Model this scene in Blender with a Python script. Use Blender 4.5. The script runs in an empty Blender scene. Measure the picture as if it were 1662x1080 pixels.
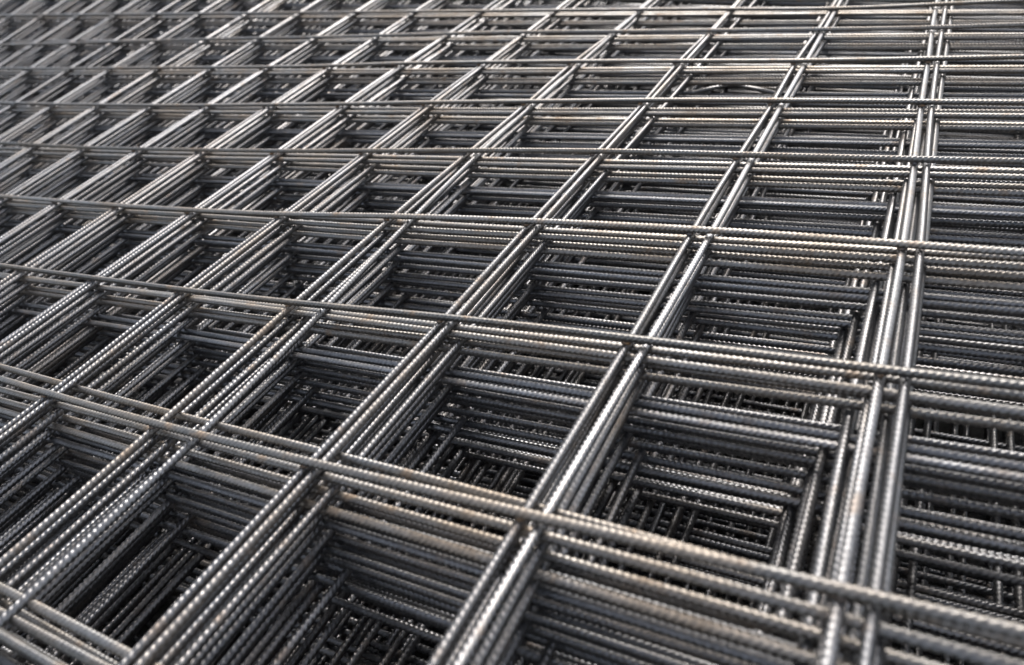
import bpy, math, random
import numpy as np
from mathutils import Matrix, Vector

random.seed(7)
rng = np.random.default_rng(7)
sc = bpy.context.scene
col = sc.collection
CELL = 0.15                      # grid pitch of the welded mesh, metres

# ------------------------------------------------------------------ camera
cd = bpy.data.cameras.new("camera")
cam = bpy.data.objects.new("camera", cd)
col.objects.link(cam)
right = Vector((0.87217963, 0.44314031, -0.20719403))
down = Vector((0.13225423, -0.62137992, -0.77226667))
fwd = Vector((-0.4709687, 0.64615297, -0.60056209))
up, back = -down, -fwd
loc = Vector((2.02248234, -1.20418376, 2.13901787)) * CELL
cam.matrix_world = Matrix(((right.x, up.x, back.x, loc.x),
                           (right.y, up.y, back.y, loc.y),
                           (right.z, up.z, back.z, loc.z),
                           (0, 0, 0, 1)))
cd.sensor_width = 36.0
cd.lens = 1155.14 / 1662 * 36.0
cd.clip_start = 0.01
cd.clip_end = 200.0
cd.dof.use_dof = True
cd.dof.focus_distance = 4.2 * CELL
cd.dof.aperture_fstop = 5.6
cd.dof.aperture_blades = 9
sc.camera = cam

# ------------------------------------------------------------------ sky, sun, exposure
SUN_EL, SUN_AZ = math.radians(46), math.radians(-10)   # azimuth measured from +Y towards +X
w = bpy.data.worlds.new("World")
sc.world = w
w.use_nodes = True
nt = w.node_tree
bg = nt.nodes["Background"]
sky = nt.nodes.new("ShaderNodeTexSky")
sky.sky_type = 'NISHITA'
sky.sun_disc = False
sky.sun_elevation = SUN_EL
sky.sun_rotation = SUN_AZ
sky.air_density = 1.0
sky.dust_density = 4.0
hs = nt.nodes.new("ShaderNodeHueSaturation")
hs.inputs["Saturation"].default_value = 0.48          # thin even overcast
nt.links.new(sky.outputs[0], hs.inputs["Color"])
nt.links.new(hs.outputs[0], bg.inputs["Color"])
bg.inputs["Strength"].default_value = 0.15
sd = bpy.data.lights.new("sun", 'SUN')
sd.energy = 1.15
sd.angle = math.radians(40)
sd.color = (1.0, 0.97, 0.93)
sun = bpy.data.objects.new("sun", sd)
col.objects.link(sun)
to_sun = Vector((math.sin(SUN_AZ) * math.cos(SUN_EL), math.cos(SUN_AZ) * math.cos(SUN_EL), math.sin(SUN_EL)))
sun.rotation_euler = to_sun.to_track_quat('Z', 'Y').to_euler()
sc.view_settings.view_transform = 'Standard'
sc.view_settings.look = 'None'
sc.view_settings.gamma = 1.0
sc.view_settings.use_curve_mapping = False
sc.view_settings.exposure = 1.03

sc.cycles.max_bounces = 6
sc.cycles.diffuse_bounces = 3
sc.cycles.glossy_bounces = 4
sc.cycles.use_adaptive_sampling = True
sc.cycles.adaptive_threshold = 0.02

# ------------------------------------------------------------------ materials
def steel(name, rust, tint):
    m = bpy.data.materials.new(name)
    m.use_nodes = True
    t = m.node_tree
    N, L = t.nodes, t.links
    p = N["Principled BSDF"]
    geo = N.new("ShaderNodeNewGeometry")
    info = N.new("ShaderNodeObjectInfo")
    # patches a few centimetres long, the same steel everywhere
    n1 = N.new("ShaderNodeTexNoise"); n1.inputs["Scale"].default_value = 14.0; n1.inputs["Detail"].default_value = 4.0
    n2 = N.new("ShaderNodeTexNoise"); n2.inputs["Scale"].default_value = 420.0; n2.inputs["Detail"].default_value = 3.0
    n3 = N.new("ShaderNodeTexNoise"); n3.inputs["Scale"].default_value = 55.0; n3.inputs["Detail"].default_value = 5.0
    for n in (n1, n2, n3):
        L.new(geo.outputs["Position"], n.inputs["Vector"])
    def ramp(src, a, b, lo=0.0, hi=1.0):
        r = N.new("ShaderNodeMapRange")
        r.inputs["From Min"].default_value = a; r.inputs["From Max"].default_value = b
        r.inputs["To Min"].default_value = lo; r.inputs["To Max"].default_value = hi
        L.new(src, r.inputs["Value"]); return r.outputs[0]
    def mix(fac, a, b):
        x = N.new("ShaderNodeMix"); x.data_type = 'RGBA'
        L.new(fac, x.inputs["Factor"])
        for s, v in ((x.inputs[6], a), (x.inputs[7], b)):
            if isinstance(v, tuple): s.default_value = (*v, 1.0)
            else: L.new(v, s)
        return x.outputs[2]
    def mul(a, b):
        x = N.new("ShaderNodeMath"); x.operation = 'MULTIPLY'
        for s, v in ((x.inputs[0], a), (x.inputs[1], b)):
            if isinstance(v, (int, float)): s.default_value = v
            else: L.new(v, s)
        return x.outputs[0]
    dark = tuple(c * 0.72 for c in tint)
    c0 = mix(info.outputs["Random"], dark, tint)
    worn = N.new("ShaderNodeMath"); worn.operation = 'ADD'      # some bars have rusted more than their neighbours
    L.new(ramp(info.outputs["Random"], 0.72, 0.95, 0.0, 0.45), worn.inputs[0]); worn.inputs[1].default_value = rust
    wc = N.new("ShaderNodeClamp"); L.new(worn.outputs[0], wc.inputs[0])
    f1 = mul(ramp(n1.outputs["Fac"], 0.36, 0.66), wc.outputs[0])
    c1 = mix(f1, c0, (0.25, 0.212, 0.172))
    f2 = mul(ramp(n3.outputs["Fac"], 0.60, 0.72), 0.25 + 0.5 * rust)
    c2 = mix(f2, c1, (0.24, 0.16, 0.095))
    f3 = ramp(n2.outputs["Fac"], 0.35, 0.65, 0.72, 1.1)
    v = N.new("ShaderNodeVectorMath"); v.operation = 'SCALE'
    L.new(c2, v.inputs[0]); L.new(f3, v.inputs["Scale"])
    L.new(v.outputs[0], p.inputs["Base Color"])
    L.new(ramp(f2, 0.0, 1.0, 0.92, 0.3), p.inputs["Metallic"])
    rg = N.new("ShaderNodeMath"); rg.operation = 'ADD'
    L.new(ramp(n3.outputs["Fac"], 0.3, 0.7, 0.29, 0.45), rg.inputs[0])
    L.new(mul(f1, 0.16), rg.inputs[1])
    L.new(rg.outputs[0], p.inputs["Roughness"])
    b = N.new("ShaderNodeBump"); b.inputs["Strength"].default_value = 0.25; b.inputs["Distance"].default_value = 0.0004
    L.new(n2.outputs["Fac"], b.inputs["Height"])
    L.new(b.outputs[0], p.inputs["Normal"])
    return m

M_A = steel("steel_bright_scale", 0.22, (0.245, 0.245, 0.25))
M_B = steel("steel_rusted_scale", 0.70, (0.245, 0.239, 0.229))
M_D = steel("steel_cool_scale", 0.18, (0.235, 0.238, 0.245))

def ground_material():
    m = bpy.data.materials.new("bare_ground")
    m.use_nodes = True
    t = m.node_tree; N, L = t.nodes, t.links
    p = N["Principled BSDF"]
    geo = N.new("ShaderNodeNewGeometry")
    n = N.new("ShaderNodeTexNoise"); n.inputs["Scale"].default_value = 30.0; n.inputs["Detail"].default_value = 8.0
    L.new(geo.outputs["Position"], n.inputs["Vector"])
    r = N.new("ShaderNodeValToRGB")
    r.color_ramp.elements[0].position = 0.3; r.color_ramp.elements[0].color = (0.022, 0.02, 0.018, 1)
    r.color_ramp.elements[1].position = 0.75; r.color_ramp.elements[1].color = (0.05, 0.046, 0.042, 1)
    L.new(n.outputs["Fac"], r.inputs["Fac"]); L.new(r.outputs["Color"], p.inputs["Base Color"])
    p.inputs["Roughness"].default_value = 0.9
    b = N.new("ShaderNodeBump"); b.inputs["Strength"].default_value = 0.6; b.inputs["Distance"].default_value = 0.01
    L.new(n.outputs["Fac"], b.inputs["Height"]); L.new(b.outputs[0], p.inputs["Normal"])
    return m

# ------------------------------------------------------------------ the lie of the pile (grid cells)
TWIST = -0.36194507
LEVEL = 0.0415                   # one bar thickness
X0, X1 = -18.6, 3.55             # ends of the cross bars
Y0, Y1 = -2.55, 12.6             # ends of the lengthwise bars
COLS = list(range(-18, 4))
ROWS = list(range(-2, 13))
N_PANELS = 46

def lie(x, y):
    return TWIST * ((x + 3) / 5) * ((y - 3) / 4)

def col_x(i):
    g = {2: -.02, 1: -.01, 0: -.015, -1: -.07, -2: -.09, -3: -.115, -4: -.125, -5: -.12, -6: -.125, -7: -.16, -8: -.165, -9: -.15}
    return i + (g.get(i, -.01) if i > -10 else -.16)

def row_y(j):
    return float(j) if j < 7 else 6.84 + (j - 7) * 0.98

# ------------------------------------------------------------------ ground
def build_ground():
    n = 41
    xs = np.linspace(-45, 32, n); ys = np.linspace(-25, 45, n)
    depth = (N_PANELS + 0.55) * LEVEL
    vs = []
    for y in ys:
        for x in xs:
            cx = min(max(x, X0 - 2), X1 + 2); cy = min(max(y, Y0 - 2), Y1 + 2)
            vs.append((x * CELL, y * CELL, (lie(cx, cy) - depth) * CELL))
    fs = [(a + b * n, a + 1 + b * n, a + 1 + (b + 1) * n, a + (b + 1) * n) for b in range(n - 1) for a in range(n - 1)]
    me = bpy.data.meshes.new("ground"); me.from_pydata(vs, [], fs); me.update()
    me.materials.append(ground_material())
    o = bpy.data.objects.new("ground", me); col.objects.link(o)
    o["kind"] = "structure"
    o["label"] = "dark bare ground beneath the pile of mesh panels"
build_ground()

# ------------------------------------------------------------------ ribbed bar
SIDES, RINGS, TURN = 15, 4, 4
PITCH = 0.0268                   # rib spacing
CORE, RIB = 0.0169, 0.0051       # core radius, rib height
CRESCENT = np.array([0.0, 0.0, 0.85, 1.0, 0.8] * 3)
PROFILE = np.array([0.0, 0.0, 1.0, 0.75])

def tube(t0, t1, ribbed, off, roll=0.0, hand=-1):
    """vertices and quads of a bar from t0 to t1 along X; off(t) gives its sideways (y) and upward (z) bend"""
    if ribbed:
        dp = PITCH / RINGS; K = TURN * RINGS
    else:
        dp = 0.3; K = 0
    M = int(math.ceil((t1 - t0) / dp)) + K + 2
    m = np.arange(M)[:, None]; a = np.arange(SIDES)[None, :]
    t = np.clip(t0 + (m - K) * dp + a / SIDES * K * dp, t0, t1)
    if ribbed:
        r = CORE + RIB * CRESCENT[None, :] * PROFILE[m % RINGS]
    else:
        r = np.full((M, SIDES), CORE + RIB * 0.45)
    th = roll + hand * 2 * math.pi * a / SIDES + 0 * m
    oy, oz = off(t)
    v = np.stack([t, oy + r * np.cos(th), oz + r * np.sin(th)], -1).reshape(-1, 3)
    q = []
    mm = np.arange(M - 1)
    for k in range(SIDES - 1):
        q.append(np.stack([mm * SIDES + k, (mm + 1) * SIDES + k, (mm + 1) * SIDES + k + 1, mm * SIDES + k + 1], 1))
    mm = np.arange(M - 1 - K); k = SIDES - 1
    q.append(np.stack([mm * SIDES + k, (mm + 1) * SIDES + k, (mm + 1 + K) * SIDES, (mm + K) * SIDES], 1))
    q = np.concatenate(q)
    if hand > 0:
        q = q[:, ::-1]
    caps = np.array([[0, k, k + 1, k + 2] for k in range(1, SIDES - 2, 2)])
    return v, np.concatenate([q, caps, caps + (M - 1) * SIDES])

def bar_mesh(name, spans, off, mat, roll=0.0, hand=-1):
    """spans: list of (t0, t1, ribbed)"""
    V, Q, n = [], [], 0
    for t0, t1, rb in spans:
        v, q = tube(t0, t1, rb, off, roll, hand)
        V.append(v); Q.append(q + n); n += len(v)
    V = np.concatenate(V) * CELL; Q = np.concatenate(Q)
    me = bpy.data.meshes.new(name)
    me.vertices.add(len(V)); me.vertices.foreach_set("co", V.astype(np.float32).ravel())
    me.loops.add(Q.size); me.loops.foreach_set("vertex_index", Q.astype(np.int32).ravel())
    me.polygons.add(len(Q)); me.polygons.foreach_set("loop_start", np.arange(0, Q.size, 4, dtype=np.int32))
    me.update(calc_edges=True); me.validate()
    me.polygons.foreach_set("use_smooth", np.ones(len(me.polygons), dtype=bool))
    me.materials.append(mat)
    return me

def spans_of(t0, t1, a, b):
    a, b = max(t0, a), min(t1, b)
    if b - a < 0.5:
        return [(t0, t1, False)]
    out = []
    if a > t0 + .05: out.append((t0, a, False))
    out.append((a if a > t0 + .05 else t0, b if b < t1 - .05 else t1, True))
    if b < t1 - .05: out.append((b, t1, False))
    return out

def smooth_table(pts, lo, hi, sig=0.55, span=1.2):
    """sideways bend through measured weld points, smoothed and held at its ends"""
    xs = np.arange(lo, hi + .2, .1)
    px = np.array([p[0] for p in pts]); py = np.array([p[1] for p in pts])
    y = np.interp(xs, px, py)
    k = np.exp(-0.5 * (np.arange(-20, 21) * .1 / sig) ** 2); k /= k.sum()
    y = np.convolve(np.pad(y, 20, mode='edge'), k, mode='valid')
    return lambda t: np.interp(t, xs, y)

# wandering of the bars of the topmost panel at their weld points (row: (x, sideways), column: (y, sideways))
B_DEV = {-1: [(-2, -.05), (-.6, -.045), (2, -.02)], 0: [(-2.59, 0.015), (-1.97, -0.019), (-0.98, -0.034), (0.02, -0.03), (1.01, -0.015), (1.98, -0.007), (2.39, 0.007)], 1: [(-4.41, 0.035), (-4.01, 0.016), (-3.01, 0.007), (-2.03, -0.011), (-1.01, -0.014), (0.03, 0.026), (1.02, 0.023), (1.99, -0.003), (2.42, 0.004)], 2: [(-6.11, 0.029), (-4.97, -0.012), (-4.0, -0.04), (-3.01, -0.045), (-2.0, -0.047), (-1.03, 0.03), (0.02, 0.039), (1.0, 0.046), (2.0, 0.002), (2.46, -0.04)], 3: [(-7.86, 0.104), (-7.03, 0.047), (-5.99, -0.002), (-5.0, -0.008), (-4.02, -0.011), (-3.01, -0.01), (-2.01, 0.03), (-1.01, 0.059), (0.03, 0.092), (1.0, 0.056), (1.99, 0.023), (2.5, 0.022)], 4: [(-9.41, 0.097), (-8.02, 0.012), (-7.03, 0.01), (-5.97, -0.024), (-5.01, -0.025), (-4.03, 0.003), (-3.04, 0.0), (-2.04, 0.055), (-0.99, 0.05), (0.04, 0.086), (1.02, 0.066), (1.96, 0.033), (2.53, 0.005)], 5: [(-10.87, 0.074), (-8.98, 0.016), (-8.02, 0.022), (-7.02, 0.026), (-6.01, 0.011), (-5.02, 0.012), (-4.02, 0.012), (-3.04, 0.098), (-2.0, 0.074), (-1.03, 0.083), (0.0, 0.053), (1.0, 0.021), (1.96, 0.035), (2.57, 0.075)], 6: [(-11.3, -.30), (-8.5, -.17), (-6.82, -0.119), (-5.91, -0.077), (-4.92, -0.099), (-3.98, -0.04), (-2.97, -0.006), (-1.98, 0.026), (-0.93, -0.01), (0.06, -0.007), (1.04, -0.008), (1.94, -0.032), (2.61, 0.079)], 7: [(0.1, -0.203), (1.02, -0.28), (1.92, -0.133), (2.64, -0.014)]}
A_DEV = {-9: [(5.1, -0.137)], -8: [(4.09, -0.176), (5.11, -0.163)], -7: [(3.12, -0.186), (4.09, -0.168), (5.12, -0.151), (5.98, -0.08)], -6: [(3.07, -0.131), (4.06, -0.103), (5.11, -0.137), (6.03, -0.031)], -5: [(2.05, -0.103), (3.07, -0.122), (4.06, -0.128), (5.11, -0.137), (6.01, -0.03)], -4: [(1.06, -0.136), (2.02, -0.114), (3.07, -0.13), (4.1, -0.141), (5.12, -0.125), (6.08, -0.078)], -3: [(1.05, -0.116), (2.02, -0.109), (3.07, -0.109), (4.1, -0.136), (5.21, -0.129), (6.12, -0.06)], -2: [(0.01, -0.057), (1.04, -0.116), (2.02, -0.087), (3.11, -0.093), (4.16, -0.119), (5.19, -0.076), (6.16, -0.057)], -1: [(-0.01, -0.044), (1.03, -0.08), (2.1, -0.094), (3.15, -0.074), (4.16, -0.049), (5.21, -0.087), (6.13, 0.015)], 0: [(-0.0, -0.026), (1.08, -0.013), (2.11, -0.029), (3.19, -0.013), (4.2, 0.003), (5.18, -0.039), (6.14, 0.016)], 1: [(0.01, -0.012), (1.07, -0.004), (2.12, -0.024), (3.15, -0.019), (4.18, 0.003), (5.16, -0.028), (6.15, 0.018)], 2: [(0.02, -0.02), (1.05, -0.009), (2.08, -0.002), (3.12, -0.016), (4.16, -0.038), (5.18, -0.04), (6.14, -0.06)]}
# second panel: its lengthwise bars lie on the same level, beside those of the topmost one
A2_DEV = {-2: [(0, .0), (1, -.045), (8, -.04)], -1: [(-0.01, 0.25), (1.03, 0.165), (2.1, 0.077), (3.2, 0.02), (8, .02)], 0: [(0., 0.03), (1.07, 0.045), (8, 0.035)],
          1: [(0.01, 0.06), (1.07, 0.077), (2.1, 0.085), (3.13, 0.072), (4.17, 0.066)],
          2: [(0.03, 0.064), (1.05, 0.077), (2.07, 0.07), (3.13, 0.045), (4.14, 0.025), (5.18, 0.02)]}

# ------------------------------------------------------------------ shared, nearly straight bars for the deeper panels
def wobble(seed, amp):
    r = np.random.default_rng(seed)
    ph = r.uniform(0, 6.28, 4); wl = r.uniform(3.0, 11.0, 4); am = amp * r.uniform(.4, 1.0, 4)
    return lambda t: (am[0] * np.sin(t * 6.28 / wl[0] + ph[0]) + am[1] * np.sin(t * 6.28 / wl[1] + ph[1]),
                      .4 * am[2] * np.sin(t * 6.28 / wl[2] + ph[2]))
SHARED_B = [bar_mesh("cross_bar_mesh", spans_of(X0, X1, -11, X1), wobble(k, .007), M_B, roll=random.uniform(0, 6.28)) for k in range(4)]
SHARED_A = [bar_mesh("lengthwise_bar_mesh", spans_of(Y0, Y1, Y0, 9), wobble(50 + k, .006), M_A, roll=random.uniform(0, 6.28)) for k in range(4)]

def place(name, me, parent, rootloc, origin, direction, roll_flip=False):
    """bar whose local X runs along direction, local origin at origin (grid cells)"""
    o = bpy.data.objects.new(name, me)
    col.objects.link(o)
    d = Vector(direction).normalized()
    z = Vector((0, 0, 1)); y = z.cross(d).normalized(); z = d.cross(y)
    p = (Vector(origin) - rootloc) * CELL
    o.matrix_local = Matrix(((d.x, y.x, z.x, p.x), (d.y, y.y, z.y, p.y), (d.z, y.z, z.z, p.z), (0, 0, 0, 1)))
    o.parent = parent
    return o

def place_B(parent, root, me, y, dz, yaw=0.0):
    # straight along X at row y; rises with the twist of the pile
    sl = TWIST / 5 * ((y - 3) / 4)
    return place("cross_bar", me, parent, root, (0, y, lie(0, y) + dz), (1, yaw, sl))

def place_A(parent, root, me, x, dz, yaw=0.0):
    sl = TWIST / 4 * ((x + 3) / 5)
    return place("lengthwise_bar", me, parent, root, (x, 0, lie(x, 0) + dz), (yaw, 1, sl))

def level_B(n): return 2 * (n // 2)
def level_A(n): return 1 + 2 * ((n - 1) // 2)

ONES = ["", "first", "second", "third", "fourth", "fifth", "sixth", "seventh", "eighth", "ninth", "tenth", "eleventh", "twelfth",
        "thirteenth", "fourteenth", "fifteenth", "sixteenth", "seventeenth", "eighteenth", "nineteenth", "twentieth"]
def ordinal(n):
    if n <= 20: return ONES[n]
    if n in (30, 40): return {30: "thirtieth", 40: "fortieth"}[n]
    return ("twenty-" if n < 30 else "thirty-" if n < 40 else "forty-") + ONES[n % 10]
# sideways shifts of each panel: (lengthwise bars, cross bars)
OFF_A = {1: 0, 2: .06, 3: -.02, 4: .10, 5: -.06, 6: .06, 7: -.11, 8: .03, 9: -.14, 10: -.03, 11: -.18, 12: .0, 13: -.11, 14: .07, 15: -.2, 16: -.05}
OFF_B = {1: 0, 2: .06, 3: -.01, 4: .05, 5: -.03, 6: -.08, 7: -.14, 8: -.03, 9: -.10, 10: -.11, 11: -.17, 12: -.05, 13: -.12, 14: -.14, 15: -.21, 16: -.08, 17: -.15, 18: -.12, 19: -.19, 20: -.04, 21: -.10, 22: .05, 23: -.03}
for k in range(17, N_PANELS + 1):
    if k % 2:
        ma, sa = random.uniform(-.24, .1) if k < 25 else random.uniform(-.38, .3) if k < 34 else random.uniform(-.5, .5), random.uniform(.05, .16)
        OFF_A[k], OFF_A[k + 1] = ma - sa / 2, ma + sa / 2
    elif k > 23:
        mb, sb = random.uniform(-.24, .12) if k < 26 else random.uniform(-.38, .25) if k < 34 else random.uniform(-.5, .5), random.uniform(.05, .13)
        OFF_B[k], OFF_B[k + 1] = mb - sb / 2, mb + sb / 2
# uneven spacing of the cross bars: {panel: {row: (shift, shift two columns further right)}}
ROW_B = {2: {-1: (.09, .10), 0: (.085, .045), 1: (.035, .055), 2: (.08, .08)}, 3: {-1: (.03, .04), 0: (-.03, -.04), 1: (-.02, -.035), 2: (.0, .0)},
         4: {-1: (.05, .04), 0: (-.05, -.06), 1: (.03, .05), 2: (.05, .05)}, 5: {-1: (-.03, -.03), 0: (-.125, -.14), 1: (-.04, -.03), 2: (-.03, -.04)}}
BEND_A, BEND_B, TOP_B = {}, {}, {}
jit_B = [{j: (random.gauss(0, .02), random.gauss(0, .003)) for j in ROWS} for k in range(N_PANELS)]
jit_A = [{i: (random.gauss(0, .021 if i > -8 else .05), random.gauss(0, .0045)) for i in COLS} for k in range(N_PANELS)]

for n in range(1, N_PANELS + 1):
    root = Vector((col_x(0) + OFF_A[n], OFF_B[n], 0)); zb = -level_B(n) * LEVEL; za = -level_A(n) * LEVEL
    root.z = lie(root.x, root.y) + min(za, zb) - LEVEL / 2
    e = bpy.data.objects.new("rebar_mesh_panel", None)
    e.location = root * CELL
    e.empty_display_size = 0.1
    col.objects.link(e)
    e["category"] = "mesh panel"
    e["group"] = "welded steel mesh panels stacked in the pile"
    if n == 1:
        e["label"] = "topmost ribbed steel mesh panel, lying uncovered on the whole pile"
    elif n == N_PANELS:
        e["label"] = "lowest ribbed steel mesh panel, at the dark bottom of the pile"
    else:
        e["label"] = "%s ribbed steel mesh panel from the top of the pile" % ordinal(n)
    # cross bars
    for j in ROWS:
        y = row_y(j) + OFF_B[n]
        if n == 6 and j == 5:                              # one bar knocked into a kink between two columns
            kink = lambda t: (np.interp(t, [-.1, .15, .43, .48, .88, 1.1], [0, .01, .19, .19, .01, 0]), 0 * t)
            me = bar_mesh("kinked_cross_bar", spans_of(X0, X1, -4, X1), kink, M_D)
            place_B(e, root, me, 4.94, zb)["label"] = "cross bar with a sharp kink"
            continue
        if n == 1:
            f = smooth_table(B_DEV[j], X0, X1) if j in B_DEV else wobble(900 + j, .012 if j > 0 else .005)
            if j in B_DEV: BEND_B[j] = f
            off = (lambda t, f=f, j=j: (f(t) + (j - row_y(j)), 0 * t)) if j in B_DEV else f
            lo, hi = (-9, 3.55) if j < 6 else (-5, 3.55)
            me = bar_mesh("top_cross_bar", spans_of(X0, X1, lo, hi) if j < 9 else [(X0, X1, False)], off, M_B, roll=random.uniform(0, 6.28))
            TOP_B[j] = place_B(e, root, me, y, zb)
        else:
            me = random.choice(SHARED_B)
            jy, yaw = jit_B[n // 2][j]
            if n in ROW_B and j in ROW_B[n]:
                a, b = ROW_B[n][j]
                y, yaw = j + a, (b - a) / 2
            elif n in ROW_B and j > 2:
                y, yaw = row_y(j) + ROW_B[n][2][0] + jy * .5, 0
            else:
                y += jy
            o = place_B(e, root, me, y + random.gauss(0, .003), zb, yaw + random.gauss(0, .0006))
            if n > 5:                                      # panels further down have hardly rusted
                o.material_slots[0].link = 'OBJECT'
                o.material_slots[0].material = M_D
    # lengthwise bars
    for i in COLS:
        x = col_x(i) + OFF_A[n]
        if n <= 2 and (n == 1 or i in A2_DEV):
            dev = A_DEV if n == 1 else A2_DEV
            if i in dev:
                f = smooth_table(dev[i], Y0, Y1, .4)
                off = lambda t, f=f, i=i: (-(f(t)), 0 * t)
                BEND_A[n, i] = f
                x = float(i)
            else:
                off = wobble(700 + i, .008)
            rib_end = 8 if i > -7 else 6.5
            me = bar_mesh("top_lengthwise_bar", spans_of(Y0, Y1, Y0 if i > -4 else (0 if i > -8 else 2), rib_end) if i > -11 else [(Y0, Y1, False)],
                          off, M_A, roll=random.uniform(0, 6.28))
            place_A(e, root, me, x, za)
        else:
            me = random.choice(SHARED_A)
            jx, yaw = jit_A[(n - 1) // 2][i] if n > 2 else (0, 0)
            place_A(e, root, me, x + jx + random.gauss(0, .003), za, yaw + random.gauss(0, .0006))

# ------------------------------------------------------------------ resistance welds of the topmost panel, where they can be seen
def weld_material():
    m = bpy.data.materials.new("weld_scale")
    m.use_nodes = True
    t = m.node_tree; N, L = t.nodes, t.links
    p = N["Principled BSDF"]
    geo = N.new("ShaderNodeNewGeometry")
    n = N.new("ShaderNodeTexNoise"); n.inputs["Scale"].default_value = 90.0; n.inputs["Detail"].default_value = 4.0
    L.new(geo.outputs["Position"], n.inputs["Vector"])
    r = N.new("ShaderNodeValToRGB")
    r.color_ramp.elements[0].position = 0.35; r.color_ramp.elements[0].color = (0.10, 0.095, 0.095, 1)
    r.color_ramp.elements[1].position = 0.70; r.color_ramp.elements[1].color = (0.26, 0.155, 0.075, 1)
    L.new(n.outputs["Fac"], r.inputs["Fac"]); L.new(r.outputs["Color"], p.inputs["Base Color"])
    p.inputs["Metallic"].default_value = 0.55
    p.inputs["Roughness"].default_value = 0.55
    return m

def weld_mesh(seed):
    r = np.random.default_rng(seed)
    vs, fs = [], []
    nu, nv = 10, 6
    for b in range(1, nv):
        for a in range(nu):
            th, ph = 2 * math.pi * a / nu, math.pi * b / nv
            k = 1 + r.uniform(-.22, .22)
            vs.append((.0215 * k * math.sin(ph) * math.cos(th) * CELL, .0225 * k * math.sin(ph) * math.sin(th) * CELL, .0135 * k * math.cos(ph) * CELL))
    for b in range(nv - 2):
        for a in range(nu):
            fs.append((b * nu + a, (b + 1) * nu + a, (b + 1) * nu + (a + 1) % nu, b * nu + (a + 1) % nu))
    fs.append(tuple(range(nu))); fs.append(tuple(range((nv - 2) * nu, (nv - 1) * nu))[::-1])
    me = bpy.data.meshes.new("weld"); me.from_pydata(vs, [], fs); me.update()
    me.polygons.foreach_set("use_smooth", np.ones(len(me.polygons), dtype=bool))
    return me

M_W = weld_material()
WELDS = [weld_mesh(k) for k in range(5)]
for me in WELDS:
    me.materials.append(M_W)
bpy.context.view_layer.update()
for j in range(0, 6):
    for i in range(-5, 3):
        x, y = float(i), float(j)
        for _ in range(3):
            x = i + float(BEND_A[1, i](y)); y = j + float(BEND_B[j](x))
        o = bpy.data.objects.new("weld", random.choice(WELDS))
        col.objects.link(o)
        o.parent = TOP_B[j]
        p = Vector((x, y, lie(x, y) - LEVEL * .5)) * CELL
        o.location = TOP_B[j].matrix_world.inverted() @ p
        o.rotation_euler = (0, 0, random.uniform(0, 6.28))
